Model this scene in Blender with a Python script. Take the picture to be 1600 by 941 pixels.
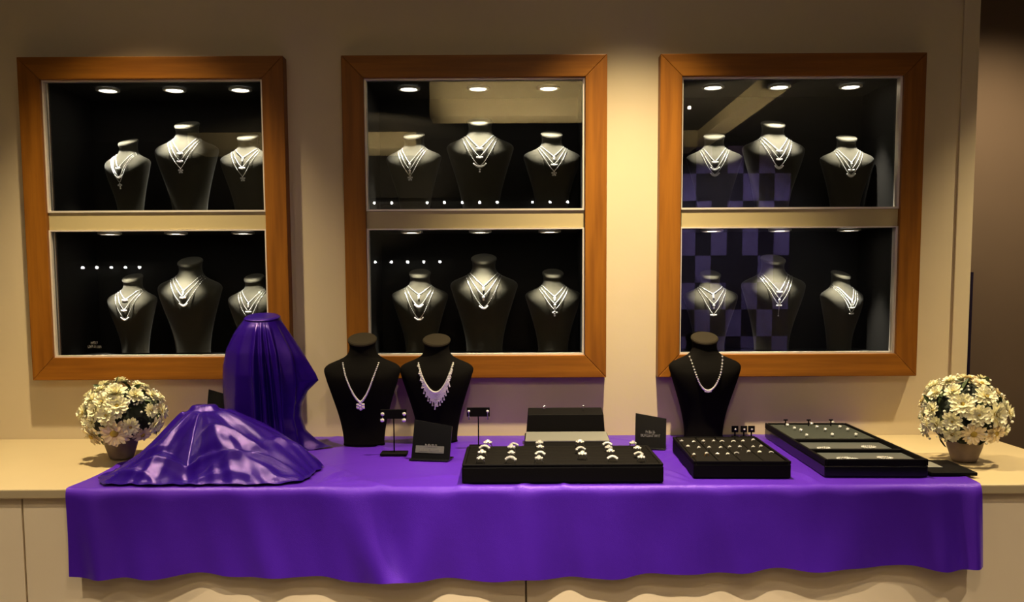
import bpy, math, random
import numpy as np
from mathutils import Vector, Matrix
PI = math.pi
for o in list(bpy.data.objects): bpy.data.objects.remove(o)
SC = bpy.context.scene; COL = SC.collection
rnd = random.Random(7)

# ------------------------------------------------------------------ camera, world, exposure, room lights
CAM = Vector((0, -2.8, 1.40)); PITCH = math.radians(4.94); ROLL = math.radians(-0.29); F = 1400.0
cd = bpy.data.cameras.new('camera'); cam = bpy.data.objects.new('camera', cd); COL.objects.link(cam)
cd.sensor_width = 36; cd.lens = F / 1600 * 36; cd.shift_y = 100.5 / 1600; cd.clip_start = .05
fw = Vector((0, math.cos(PITCH), -math.sin(PITCH))); rt = Vector((1, 0, 0)); up = rt.cross(fw)
R_ = rt * math.cos(ROLL) + up * math.sin(ROLL); U_ = up * math.cos(ROLL) - rt * math.sin(ROLL)
cam.matrix_world = Matrix(((R_.x, U_.x, -fw.x, CAM.x), (R_.y, U_.y, -fw.y, CAM.y), (R_.z, U_.z, -fw.z, CAM.z), (0, 0, 0, 1)))
SC.camera = cam
SC.view_settings.view_transform = 'Standard'; SC.view_settings.look = 'None'
SC.view_settings.exposure = 0.0; SC.view_settings.gamma = 1.0; SC.view_settings.use_curve_mapping = False
W = bpy.data.worlds.new('world'); SC.world = W; W.use_nodes = True
W.node_tree.nodes['Background'].inputs[0].default_value = (.9, .8, .7, 1); W.node_tree.nodes['Background'].inputs[1].default_value = .02

def spot(name, loc, target, energy, size_deg, blend=.5, rad=.03, col=(1, .80, .55), parent=None):
    l = bpy.data.lights.new(name, 'SPOT'); l.energy = energy; l.spot_size = math.radians(size_deg); l.spot_blend = blend
    l.shadow_soft_size = rad; l.color = col
    o = bpy.data.objects.new(name, l); COL.objects.link(o); o.location = loc
    o.rotation_euler = (Vector(target) - Vector(loc)).to_track_quat('-Z', 'Y').to_euler()
    if parent: o.parent = parent
    return o
CEIL = 2.85
WARM = (1, .80, .52)
WALL_SPOTS = [(-1.10, 260), (0.36, 440), (1.80, 250), (-2.6, 90)]
for x, e in WALL_SPOTS:                                         # ceiling downlights close to the display wall
    spot('wall_downlight', (x, -.50, CEIL - .05), (x, -.40, 0), e, 70, 1.0, .025, (1, .80, .48))
for x, y, e in [(-1.5, -2.6, 18), (.2, -2.7, 34), (1.9, -2.9, 6), (-.5, -4.4, 30), (1.4, -4.4, 12)]:   # ceiling downlights over the customers' side
    spot('room_downlight', (x, y, CEIL - .05), (x * .75, y + 1.05, 0), e, 125, .8, .012, (1, .82, .66))
for x, e in [(-1.35, 110), (.0, 400), (1.35, 100)]:             # steep downlights over the edge of the counter
    spot('counter_downlight', (x, -2.05, CEIL - .05), (x, -1.35, 0), e, 62, .8, .02, (1, .84, .66))
spot('passage_fill_light', (2.2, .8, CEIL - .05), (2.2, 1.3, .6), 60, 130, .9, .05, (1, .82, .6))  # unseen lamp added to brighten the brown wall past the passage

# ------------------------------------------------------------------ helpers
def at(u, v, z):                                               # where the sight line of pixel (u, v) meets the level z
    r = fw + R_ * ((u - 800) / F) + U_ * ((571 - v) / F); return CAM + r * ((z - CAM.z) / r.z)
def aty(u, v, y):
    r = fw + R_ * ((u - 800) / F) + U_ * ((571 - v) / F); return CAM + r * ((y - CAM.y) / r.y)

class MB:
    def __init__(s): s.v = []; s.f = []
    def add(s, vs, fs, M=None):
        n = len(s.v)
        s.v += [tuple(M @ Vector(p)) if M is not None else tuple(p) for p in vs]
        s.f += [tuple(i + n for i in f) for f in fs]; return s
    def box(s, x0, y0, z0, x1, y1, z1, M=None):
        vs = [(x0,y0,z0),(x1,y0,z0),(x1,y1,z0),(x0,y1,z0),(x0,y0,z1),(x1,y0,z1),(x1,y1,z1),(x0,y1,z1)]
        return s.add(vs, [(0,3,2,1),(4,5,6,7),(0,1,5,4),(1,2,6,5),(2,3,7,6),(3,0,4,7)], M)
    def prism(s, pts, y0, y1, M=None):                         # outline in x,z extruded along y
        n = len(pts); vs = [(x, y0, z) for x, z in pts] + [(x, y1, z) for x, z in pts]
        fs = [tuple(range(n)), tuple(range(2*n-1, n-1, -1))] + [(i, i+n, (i+1) % n + n, (i+1) % n) for i in range(n)]
        return s.add(vs, fs, M)
    def cyl(s, c, r, h, n=24, r2=None, M=None):
        r2 = r if r2 is None else r2
        vs = [(c[0]+r*math.cos(2*PI*i/n), c[1]+r*math.sin(2*PI*i/n), c[2]) for i in range(n)] + \
             [(c[0]+r2*math.cos(2*PI*i/n), c[1]+r2*math.sin(2*PI*i/n), c[2]+h) for i in range(n)]
        return s.add(vs, [tuple(range(n-1,-1,-1)), tuple(range(n,2*n))] + [(i,(i+1)%n,(i+1)%n+n,i+n) for i in range(n)], M)
    def lathe(s, prof, n=28, c=(0,0,0), M=None):
        vs = [(c[0]+r*math.cos(2*PI*i/n), c[1]+r*math.sin(2*PI*i/n), c[2]+z) for r, z in prof for i in range(n)]
        fs = [(k*n+i, k*n+(i+1)%n, (k+1)*n+(i+1)%n, (k+1)*n+i) for k in range(len(prof)-1) for i in range(n)]
        return s.add(vs, fs, M)
    def tube(s, path, r, n=6, closed=False):
        P = [Vector(p) for p in path]; m = len(P); vs = []
        for i, p in enumerate(P):
            a = P[(i-1) % m] if closed or i > 0 else P[i]; b = P[(i+1) % m] if closed or i < m-1 else P[i]
            t = (b - a).normalized(); u = t.cross(Vector((.13, .21, 1))).normalized(); w = t.cross(u)
            rr = r[i] if isinstance(r, list) else r
            vs += [p + (u*math.cos(2*PI*k/n) + w*math.sin(2*PI*k/n))*rr for k in range(n)]
        fs = [(i*n+k, i*n+(k+1)%n, ((i+1)%m)*n+(k+1)%n, ((i+1)%m)*n+k) for i in range(m if closed else m-1) for k in range(n)]
        if not closed: fs += [tuple(range(n-1,-1,-1)), tuple(range((m-1)*n, m*n))]
        return s.add(vs, fs)
    def gem(s, c, r, sc=(1,1,1)):                              # a small faceted stone
        g = (1+5**.5)/2; k = r/math.sqrt(1+g*g)
        vs = [(-1,g,0),(1,g,0),(-1,-g,0),(1,-g,0),(0,-1,g),(0,1,g),(0,-1,-g),(0,1,-g),(g,0,-1),(g,0,1),(-g,0,-1),(-g,0,1)]
        fs = [(0,11,5),(0,5,1),(0,1,7),(0,7,10),(0,10,11),(1,5,9),(5,11,4),(11,10,2),(10,7,6),(7,1,8),(3,9,4),(3,4,2),(3,2,6),(3,6,8),(3,8,9),(4,9,5),(2,4,11),(6,2,10),(8,6,7),(9,8,1)]
        return s.add([(c[0]+x*k*sc[0], c[1]+y*k*sc[1], c[2]+z*k*sc[2]) for x,y,z in vs], fs)
    def mesh(s, name, mat, smooth=False):
        me = bpy.data.meshes.new(name); me.from_pydata(s.v, [], s.f); me.materials.append(mat)
        if smooth: me.polygons.foreach_set('use_smooth', [True]*len(me.polygons))
        me.update(); return me
    def build(s, name, mat, parent=None, smooth=False, bevel=0, loc=None):
        o = bpy.data.objects.new(name, s.mesh(name, mat, smooth)); COL.objects.link(o)
        if parent: o.parent = parent
        if loc: o.location = loc
        if bevel:
            b = o.modifiers.new('bevel', 'BEVEL'); b.width = bevel; b.segments = 2; b.limit_method = 'ANGLE'; b.angle_limit = math.radians(40)
        return o
def tag(o, label=None, cat=None, group=None, kind=None):
    if label: o['label'] = label
    if cat: o['category'] = cat
    if group: o['group'] = group
    if kind: o['kind'] = kind
    return o
def empty(name, loc=(0,0,0), rz=0, label=None, cat=None, group=None):
    o = bpy.data.objects.new(name, None); COL.objects.link(o); o.location = loc; o.rotation_euler = (0,0,rz); o.empty_display_size = .02
    return tag(o, label, cat, group)
def copy_tree(o, parent=None):
    c = o.copy(); COL.objects.link(c)
    if parent: c.parent = parent
    for ch in list(o.children): copy_tree(ch, c)
    return c

# ------------------------------------------------------------------ materials
def mat(name, col, rough=.5, metal=0, spec=.5, sheen=0, noise=None, bump=0, bscale=200, coat=0, emit=None, stretch=None):
    m = bpy.data.materials.new(name); m.use_nodes = True; nt = m.node_tree; b = nt.nodes['Principled BSDF']
    b.inputs['Base Color'].default_value = (*col, 1); b.inputs['Roughness'].default_value = rough; b.inputs['Metallic'].default_value = metal
    b.inputs['Specular IOR Level'].default_value = spec; b.inputs['Sheen Weight'].default_value = sheen; b.inputs['Coat Weight'].default_value = coat
    if emit: b.inputs['Emission Color'].default_value = (*emit[:3], 1); b.inputs['Emission Strength'].default_value = emit[3]
    tc = nt.nodes.new('ShaderNodeTexCoord'); mp = nt.nodes.new('ShaderNodeMapping'); nt.links.new(tc.outputs['Object'], mp.inputs[0])
    if stretch: mp.inputs['Scale'].default_value = stretch
    if noise:                                                  # (second colour, scale, detail)
        n = nt.nodes.new('ShaderNodeTexNoise'); n.inputs['Scale'].default_value = noise[1]; n.inputs['Detail'].default_value = noise[2]
        nt.links.new(mp.outputs[0], n.inputs['Vector'])
        r = nt.nodes.new('ShaderNodeMix'); r.data_type = 'RGBA'; r.inputs[6].default_value = (*col, 1); r.inputs[7].default_value = (*noise[0], 1)
        cr = nt.nodes.new('ShaderNodeMapRange'); cr.inputs[1].default_value = .35; cr.inputs[2].default_value = .65
        nt.links.new(n.outputs[0], cr.inputs[0]); nt.links.new(cr.outputs[0], r.inputs[0]); nt.links.new(r.outputs[2], b.inputs['Base Color'])
    if bump:
        n2 = nt.nodes.new('ShaderNodeTexNoise'); n2.inputs['Scale'].default_value = bscale; n2.inputs['Detail'].default_value = 3
        nt.links.new(mp.outputs[0], n2.inputs['Vector'])
        bp = nt.nodes.new('ShaderNodeBump'); bp.inputs['Strength'].default_value = bump; bp.inputs['Distance'].default_value = .002
        nt.links.new(n2.outputs[0], bp.inputs['Height']); nt.links.new(bp.outputs[0], b.inputs['Normal'])
    return m
M = {}
M['wall'] = mat('wall_paint', (.62,.51,.33), .7, noise=((.58,.48,.31), 2.5, 3), bump=.12, bscale=60, spec=.3)
M['counter'] = mat('counter_laminate', (.48,.38,.21), .38, noise=((.44,.35,.19), 3, 3), spec=.5)
M['front'] = mat('lightened_counter_front', (.82,.68,.44), .5, noise=((.79,.65,.42), 3, 3))  # counter colour lightened to stand in for stronger light on the panels
M['far'] = mat('brown_wall_paint', (.30,.20,.11), .8, noise=((.27,.18,.10), 2, 2))
M['dark'] = mat('dark_room_wall', (.03,.027,.022), .8)
M['ceil'] = mat('ceiling_paint', (.05,.045,.035), .9)
M['floor'] = mat('floor_tile', (.12,.09,.06), .3, noise=((.09,.07,.05), 4, 3))
M['beam'] = mat('cream_soffit_paint', (.85,.72,.42), .8)
M['wood_h'] = mat('orange_wood_horizontal', (.27,.098,.008), .45, noise=((.19,.064,.005), 14, 5), stretch=(.25, 1, 4), bump=.1, bscale=40, spec=.22)
M['wood_v'] = mat('orange_wood_vertical', (.27,.098,.008), .45, noise=((.19,.064,.005), 14, 5), stretch=(4, 1, .25), bump=.1, bscale=40, spec=.22)
M['metal_trim'] = mat('pale_metal_trim', (.75,.68,.58), .4, .3)
M['cream_rail'] = mat('cream_shelf_front', (.42,.34,.17), .5)
M['inside'] = mat('black_case_lining', (.012,.011,.010), .9, spec=.1)
M['velvet_grey'] = mat('charcoal_bust_fabric', (.032,.029,.020), .85, spec=.06, sheen=.1, bump=.25, bscale=500)
M['velvet_unlit'] = mat('black_unlit_bust_fabric', (.0035,.003,.0025), .85, spec=.05, bump=.25, bscale=500)  # darkened to near black where the counter busts get no direct light
M['velvet_cap'] = mat('dark_brown_cap_fabric', (.022,.017,.010), .8, spec=.1)
M['black'] = mat('black_leatherette', (.0035,.003,.003), .6, spec=.06, bump=.15, bscale=300)
M['pad'] = mat('charcoal_pad_fabric', (.006,.005,.004), .9, spec=.08, bump=.3, bscale=400)
M['gloss_black'] = mat('gloss_black_acrylic', (.004,.004,.005), .2, spec=.25)
M['stone'] = mat('clear_white_stones', (.95,.94,.90), .18, .55, spec=1)
M['silver'] = mat('silver_metal', (.85,.84,.80), .25, 1)
M['gold'] = mat('gold_metal', (.85,.50,.16), .3, 1)
M['mirror'] = mat('brushed_steel_plate', (.28,.28,.25), .42, .6)
M['grey_glass'] = mat('grey_tray_lining', (.075,.082,.078), .3, spec=.8)
M['print'] = mat('grey_print', (.14,.135,.13), .6)
M['pot'] = mat('stoneware_pot', (.23,.17,.13), .5, noise=((.18,.13,.10), 30, 2))
M['leaf'] = mat('dark_green_leaf', (.035,.06,.018), .5, noise=((.07,.10,.03), 20, 2))
M['foliage'] = mat('dark_foliage', (.012,.018,.009), .8)
M['petal'] = mat('cream_white_petal', (.88,.84,.58), .6, sheen=.2)
M['petal_pink'] = mat('blush_petal', (.85,.74,.50), .6)
M['heart'] = mat('olive_yellow_flower_heart', (.42,.30,.04), .7)
M['bud'] = mat('small_white_bud', (.80,.78,.66), .6)
M['lilac'] = mat('lilac_banner_print', (.30,.22,.55), .6)
M['banner'] = mat('dark_purple_banner', (.018,.008,.035), .6)
M['bulb'] = mat('lit_bulb', (1,1,1), .5, emit=(1, .93, .80, 14))
M['led'] = mat('lit_small_bulb', (1,1,1), .5, emit=(1, .97, .92, 60))

def satin(name, col, col2, rough=.36, sheen=.08):
    m = mat(name, col, rough, spec=.6, sheen=sheen, noise=(col2, 3.0, 2)); b = m.node_tree.nodes['Principled BSDF']
    b.inputs['Sheen Tint'].default_value = (.6,.35,1,1); b.inputs['Specular Tint'].default_value = (.50,.24,1,1)
    nt = m.node_tree; tc = nt.nodes.new('ShaderNodeTexCoord')
    n1 = nt.nodes.new('ShaderNodeTexNoise'); n1.inputs['Scale'].default_value = 900; n1.inputs['Detail'].default_value = 1
    n2 = nt.nodes.new('ShaderNodeTexNoise'); n2.inputs['Scale'].default_value = 9; n2.inputs['Detail'].default_value = 3
    mx = nt.nodes.new('ShaderNodeMath'); mx.operation = 'MULTIPLY_ADD'; mx.inputs[1].default_value = 6
    for n in (n1, n2): nt.links.new(tc.outputs['Object'], n.inputs['Vector'])
    nt.links.new(n2.outputs[0], mx.inputs[0]); nt.links.new(n1.outputs[0], mx.inputs[2])
    bp = nt.nodes.new('ShaderNodeBump'); bp.inputs['Strength'].default_value = .35; bp.inputs['Distance'].default_value = .0012
    nt.links.new(mx.outputs[0], bp.inputs['Height']); nt.links.new(bp.outputs[0], b.inputs['Normal'])
    return m
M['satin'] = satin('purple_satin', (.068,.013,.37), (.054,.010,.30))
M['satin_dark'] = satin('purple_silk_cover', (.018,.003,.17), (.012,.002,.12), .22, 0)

g = bpy.data.materials.new('case_glass'); g.use_nodes = True; nt = g.node_tree; nt.nodes.clear()
ou = nt.nodes.new('ShaderNodeOutputMaterial'); mx = nt.nodes.new('ShaderNodeMixShader'); tr = nt.nodes.new('ShaderNodeBsdfTransparent'); gl = nt.nodes.new('ShaderNodeBsdfGlossy')
gl.inputs['Roughness'].default_value = 0.0; fr = nt.nodes.new('ShaderNodeFresnel'); fr.inputs[0].default_value = 1.55; tr.inputs[0].default_value = (.96,.97,.96,1)
nt.links.new(fr.outputs[0], mx.inputs[0]); nt.links.new(tr.outputs[0], mx.inputs[1]); nt.links.new(gl.outputs[0], mx.inputs[2]); nt.links.new(mx.outputs[0], ou.inputs[0])
M['glass'] = g

# ------------------------------------------------------------------ the room
CASES = [(-1.083, 'left'), (-.109, 'centre'), (.851, 'right')]
CZ0, CZ1, HW = 1.122, 2.098, .40                               # case bottom, top, half width
FW = .066                                                      # frame rail width
def struct(name, mb, m, bevel=0, parent=None):
    return tag(mb.build(name, m, parent, bevel=bevel), kind='structure')
wx = [-4.6]
for cx_, _ in CASES: wx += [cx_ - HW + .012, cx_ + HW - .012]
wx += [1.42]; wz = [0, CZ0 + .012, CZ1 - .012, CEIL]
mb = MB()
for i in range(len(wx) - 1):
    if i % 2 == 0: mb.box(wx[i], 0, 0, wx[i+1], .34, CEIL)
    else: mb.box(wx[i], 0, 0, wx[i+1], .34, wz[1]); mb.box(wx[i], 0, wz[2], wx[i+1], .34, CEIL)
struct('wall_back', mb, M['wall'])
struct('trim_1', MB().box(1.374, -.008, 0, 1.424, .0, CEIL), M['wall'], .002)
struct('wall_far', MB().box(1.42, 1.6, 0, 3.6, 1.7, CEIL), M['far'])
struct('wall_left', MB().box(-4.7, -6.2, 0, -4.6, .34, CEIL), M['dark'])
struct('wall_right', MB().box(3.6, -6.2, 0, 3.7, 1.7, CEIL), M['dark'])
struct('wall_front', MB().box(-4.7, -6.3, 0, 3.7, -6.2, CEIL), M['dark'])
struct('floor', MB().box(-4.7, -6.3, -.05, 3.7, 1.7, 0), M['floor'])
struct('ceiling', MB().box(-4.7, -6.3, CEIL, 3.7, 1.7, CEIL + .06), M['ceil'])
# cream soffits of the room behind the customers (seen mirrored in the case glass)
struct('trim_2', MB().box(-3.0, -6.18, 2.70, -.88, -5.7, 2.849), M['beam'])
struct('trim_3', MB().box(1.74, -6.18, 2.76, 1.92, -3.0, 2.849), M['beam'])
struct('trim_4', MB().box(-.52, -3.35, 2.50, .62, -3.1, 2.849), M['beam'])
struct('trim_5', MB().box(1.45, -6.18, 2.70, 1.735, -5.7, 2.849), M['beam'])
spot('soffit_fill_light', (.0, -2.45, 1.9), (.05, -3.1, 2.66), 230, 70, .6, .006, WARM)  # unseen spots added to brighten the soffits for their mirror images
spot('soffit_fill_light', (1.2, -4.0, 1.9), (1.8, -4.4, 2.8), 260, 95, .6, .006, WARM)
spot('soffit_fill_light', (-1.0, -4.6, 1.9), (-1.4, -5.7, 2.75), 260, 90, .6, .006, WARM)

ban = empty('roll_up_banner', (1.70, 1.25, 0), 0, 'dark purple roll-up banner seen past the right end of the wall', 'banner')
MB().box(-.36, -.006, .05, .375, .006, 1.46).build('banner_panel', M['banner'], ban); MB().box(-.37, -.05, 0, .385, .05, .05).build('base', M['gloss_black'], ban, bevel=.004)

bd = empty('checkered_backdrop', (2.12, -6.15, .35), 0, 'lilac and black checkered backdrop mirrored in the glass of the right case', 'backdrop')
MB().box(-.62, -.01, 0, .62, .02, 2.45).build('backing', M['banner'], bd)
pm = MB().box(-.076, 0, -.132, .076, .012, .132).mesh('panel', M['lilac'])
for i in range(8):
    for j in range(9):
        if (i + j) % 2 == 0 and rnd.random() < .93:
            o = bpy.data.objects.new('panel', pm); COL.objects.link(o); o.parent = bd; o.location = (-.54 + i*.154, .021, .16 + j*.266)
spot('backdrop_fill_light', (2.1, -4.4, 2.6), (2.1, -6.1, 1.5), 230, 75, .6, .006, (.9,.85,1))  # unseen spot added so the backdrop shows up in the glass
for (x0, z0, n, dx, tx) in [(-1.34, 1.66, 5, .159, 'mirrored in the lower glass of the centre case'), (-1.34, 2.235, 12, .172, 'mirrored just above the cream band of the centre case'), (-4.22, 1.62, 5, .14, 'mirrored in the lower glass of the left case')]:
    t = empty('bulb_rail', (x0 + dx*(n-1)/2, -6.12, z0), 0, 'rail of tiny bulbs, ' + tx, 'lights')
    MB().box(-dx*n/2, -.012, .015, dx*n/2, .012, .035).build('rail', M['inside'], t)
    bm_ = MB().gem((0,0,0), .014).mesh('bulb', M['led'])
    for k in range(n):
        if n == 12 and k in (2, 8): continue
        o = bpy.data.objects.new('bulb', bm_); COL.objects.link(o); o.parent = t; o.location = ((k-(n-1)/2)*dx, .02, 0)

# ------------------------------------------------------------------ counter
ZC = .935
ct = empty('display_counter', (0, 0, 0), 0, 'long cream counter along the wall under the purple cloth', 'counter')
MB().box(-2.6, -.72, ZC-.026, 1.47, -.001, ZC-.003).build('countertop', M['counter'], ct, bevel=.003)
for x0, x1 in [(-2.6,-1.172), (-1.168,.029), (.033,1.45)]:
    MB().box(x0, -.70, .08, x1, -.68, ZC-.027).build('front_panel', M['front'], ct, bevel=.0015)
MB().box(-2.58, -.68, 0, 1.43, -.002, .08).build('plinth', M['far'], ct)
MB().box(-2.58, -.679, .081, 1.43, -.003, ZC-.028).build('carcass', M['counter'], ct)

# ------------------------------------------------------------------ tablecloth
def hem_z(x):
    xs = [-1.03, -.95, -.7, -.36, .03, .30, .60, .90, 1.10]; zs = [.722, .727, .728, .716, .713, .722, .735, .740, .741]
    return float(np.interp(x, xs, zs)) + .0035*math.sin(x*23) + .0025*math.sin(x*41+1)
CX0, CX1 = -1.045, 1.10
def fold(x, s):                                                # outward swell of the hanging part, s = 0 at the edge, 1 at the hem
    w = 0
    for c, a, wd, sl in [(-.98,.016,.035,.02),(-.80,.012,.06,-.05),(-.62,.010,.035,.06),(-.40,.018,.05,.10),(-.17,.012,.05,-.07),(.02,.010,.045,.02),(.10,-.006,.03,.04),(.28,.007,.07,-.03),(.50,.008,.05,.05),(.66,.012,.04,.02),(.80,.012,.06,-.05),(.97,.013,.05,.04),(1.08,.022,.022,.0)]:
        w += a*math.exp(-((x - c - sl*s)/wd)**2)
    w += .0022*math.sin(x*31+s*2) + .0014*math.sin(x*67-s*3)
    return w*1.45*(s**.8)+.0035*s*math.sin(x*14+1.3*math.sin(x*5)+s)
nx, nt_, nd = 430, 60, 30
vs, fs = [], []
wrr = [(rnd.uniform(CX0, CX1), rnd.uniform(-.7, -.05), rnd.uniform(0, PI), rnd.uniform(.04, .14), rnd.uniform(.0012, .0036)) for _ in range(60)]
wrr += [(-.43,-.66,.9,.05,.010), (-.40,-.69,.4,.05,.008), (-.45,-.60,1.3,.04,.008), (-.33,-.70,2.5,.05,.007), (.39,-.66,2.2,.05,.006), (.40,-.60,1.9,.06,.005), (.71,-.66,1.9,.05,.007), (.70,-.60,1.7,.08,.005), (-.2,-.62,.3,.08,.003), (.02,-.725,1.0,.05,.004)]
for i in range(nx+1):
    x = CX0 + (CX1-CX0)*i/nx
    for j in range(nt_+1):
        v = j/nt_; y = -.006 - .724*v
        z = .0008
        for (wx_, wy_, wa, wl, wh) in wrr:
            dx, dy = x-wx_, y-wy_; al = dx*math.cos(wa)+dy*math.sin(wa); ac = -dx*math.sin(wa)+dy*math.cos(wa)
            if abs(ac) < .03 and abs(al) < wl*2.2: z += wh*math.exp(-(al/wl)**2-(ac/.009)**2)
        e = min(x-CX0, CX1-x); z += .002*math.exp(-e/.012)
        if v > .985: z -= .001
        vs.append((x + .004*math.sin(y*18), y, ZC + z))
    hz = hem_z(x)
    for j in range(1, nd+1):
        s = j/nd; a = min(1, s*9)
        yy = -.7335 - .004*math.sin(a*PI/2) - fold(x, s)
        vs.append((x + .004*math.sin(-.73*18)*(1-s), yy, ZC - .002 - (ZC - .002 - hz)*s))
R0 = nt_+1+nd
for i in range(nx):
    for j in range(R0-1): fs.append((i*R0+j, i*R0+j+1, (i+1)*R0+j+1, (i+1)*R0+j))
mb = MB(); mb.v = vs; mb.f = fs
tag(mb.build('tablecloth', M['satin'], smooth=True), 'long purple satin cloth covering the counter and hanging over its front', 'tablecloth')

# ------------------------------------------------------------------ draped covers
def sm(a, b, t): t = min(max((t-a)/(b-a), 0), 1); return t*t*(3-2*t)
def surf(name, rows, m_, label, closed=True, sub=0):
    mb = MB(); n = len(rows[0]); mb.v = [tuple(p) for r in rows for p in r]
    mb.f = [(i*n+k, i*n+(k+1)%n, (i+1)*n+(k+1)%n, (i+1)*n+k) for i in range(len(rows)-1) for k in range(n if closed else n-1)]
    if closed: mb.f.append(tuple(range(n-1, -1, -1)))
    return tag(mb.build(name, m_, smooth=True), label, 'cloth')
X0, Y0, HC = -.722, -.205, .384
LZ = [.384,.378,.335,.29,.24,.18,.10,.03,.0]; LL = [.046,.050,.082,.104,.114,.117,.115,.108,.112]
RZ = [.384,.378,.335,.265,.215,.196,.165,.125,.09,.05,.02,.0]; RR = [.046,.050,.078,.122,.152,.160,.128,.108,.104,.116,.150,.190]
FZ = [.384,.375,.33,.28,.22,.10,.0]; FF = [.040,.046,.066,.082,.090,.092,.105]
def ip(z, zs, vs): return float(np.interp(z, zs[::-1], vs[::-1]))
FOLDS = [(-1.62,.08,.014,.075),(-1.40,.16,.020,.060),(-1.22,.20,.012,.050),(-1.00,.12,.017,.080),(-.55,.05,.010,.10),(-2.10,-.12,.006,.20),(.75,.1,.012,.14),(1.4,0,.012,.16),(2.1,0,.010,.15)]
NT, rows = 260, []
zl = [(HC, f) for f in (.02, .5, .8, .95)] + [(HC-.0005-.0045*q/3, 1+.02*q) for q in range(1, 4)]
zl += [(HC-.006-(HC-.012)*(k/96)**1.0, None) for k in range(97)]
for z, f in zl:
    row = []; dn = (HC-z)/HC
    for k in range(NT):
        th = 2*PI*k/NT; c, s_ = math.cos(th), math.sin(th); d0 = (th+PI) % (2*PI) - PI
        side = ip(z, RZ, RR) if c > 0 else ip(z, LZ, LL)
        base = min(side, .052+.062*sm(0, .35, dn)) if c > 0 else side
        fr_ = ip(z, FZ, FF); bk = min(fr_, .085)
        r = 1/math.sqrt((c/base)**2+(s_/(fr_ if s_ < 0 else bk))**2)
        if side > base: r += (side-base)*math.exp(-abs(d0/(.20+.12*dn))**1.3)
        if f is not None: r = r*(f if f <= 1 else 1)*(1 if f <= 1 else f); amp = 0
        else: amp = sm(0, .30, dn)
        for a0, dr, am, wd in FOLDS:
            q = (d0-a0-dr*dn+PI) % (2*PI)-PI; r += am*amp*(math.exp(-abs(q/wd)**1.6)-.45*math.exp(-((q-wd*1.9)/(wd*1.1))**2))
        r += amp*.0012*math.sin(5*d0+9*dn)
        tilt = r*s_*.22*(1-sm(0, .10, dn))
        row.append((X0+.0+r*c, min(Y0+r*s_, -.016), ZC+.004+z+tilt))
    rows.append(row)
# hem resting on the table, spreading a little
last = rows[-1]; rows.append([(X0+(x-X0)*1.10, min(Y0+(y-Y0)*1.06, -.015), ZC+.0045+.002*math.sin(k*.3)) for k, (x, y, z) in enumerate(last)])
mb = MB(); mb.v = [p for r in rows for p in r]
mb.f = [(i*NT+k, (i+1)*NT+k, (i+1)*NT+(k+1)%NT, i*NT+(k+1)%NT) for i in range(len(rows)-1) for k in range(NT)] + [tuple(range(NT))]
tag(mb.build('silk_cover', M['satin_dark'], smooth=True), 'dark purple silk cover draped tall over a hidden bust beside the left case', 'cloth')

HX, HY, HH = -.822, -.425, .158
OUT = [(-170,.185),(-150,.225),(-128,.300),(-118,.322),(-110,.305),(-92,.293),(-75,.300),(-58,.345),(-43,.420),(-33,.385),(-22,.355),(-8,.325),(8,.26),(30,.13),(60,.095),(90,.09),(120,.10),(150,.15),(172,.205)]
PW = [(-170,1.35),(-128,1.35),(-92,1.30),(-58,1.0),(-30,.78),(0,.62),(30,.8),(90,1.0),(150,1.3)]
def per(tab, a):
    a = (a+180) % 360-180; xs = [t[0] for t in tab]; ys = [t[1] for t in tab]
    return float(np.interp(a, [xs[-1]-360]+xs+[xs[0]+360], [ys[-1]]+ys+[ys[0]]))
RADF = [(-107,.030,13),(-86,-.034,9),(-64,.032,15),(-42,-.012,9),(-27,.018,9),(-13,-.010,8),(-134,-.022,11),(-152,.016,10),(60,.01,20),(120,.01,20)]
CR = [(-.80,-.635,.03,.20,.014,.010),(-.60,-.645,-.03,.13,.014,.010),(-.93,-.60,.30,.08,.009,.009),(-.68,-.57,-.40,.10,.014,.012),(-.58,-.53,.5,.07,.010,.012),(-.83,-.60,0,.16,-.010,.012),(-.62,-.61,.0,.14,-.009,.012),(-.93,-.67,-.12,.07,.010,.008),(-.72,-.69,.05,.12,.007,.008),(-.52,-.685,.1,.05,.008,.008)]
NT, NU, rows = 300, 110, []
for i in range(NU+1):
    row = []
    for k in range(NT):
        a = -180+360*k/NT; R = per(OUT, a); sc_ = sum(per(OUT, a+q) for q in (-5,-2.5,0,2.5,5))/5; R = sc_*(1+.012*math.sin(a*.31)+.008*math.sin(a*.9))
        u = i/NU; rad = R*u; c, s_ = math.cos(math.radians(a)), math.sin(math.radians(a))
        top = (.026+.020*c*c)/R
        uu = max(0, (u-top)/(1-top)); p = sum(per(PW, a+q) for q in (-8,0,8))/3
        z = HH*max(0, 1-uu)**p if p >= 1 else HH*(1-uu**(1/p*.9))*(.35+.65*(1-uu)**p)/1.0 if False else HH*max(0, 1-uu)**p
        z *= 1-.10*math.exp(-((u-top)/.05)**2)
        env = sm(top*.6, .45, u)*(1-.75*sm(.80, 1, u))
        for a0, am, wd in RADF:
            q = (a-a0-14*(u-.5)+180) % 360-180; z += am*.75*env*math.exp(-abs(q/wd)**1.5)
        x, y = HX+rad*c, HY+rad*s_
        for (cx_, cy_, ca, cl, ch, cw) in CR:
            dx, dy = x-cx_, y-cy_; al = dx*math.cos(ca)+dy*math.sin(ca); ac = -dx*math.sin(ca)+dy*math.cos(ca)+.25*al*al/cl
            z += ch*math.exp(-(al/cl)**2-abs(ac/cw)**1.6)
        z += .0012*env*math.sin(x*45+3*math.sin(y*30))
        z = max(z, .0045+.0012*math.sin(a*.7)+(.003*sm(.93, 1, u)))
        if y < -.722: y = -.722+(y+.722)*.02
        row.append((x, y, ZC+z))
    rows.append(row)
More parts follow.
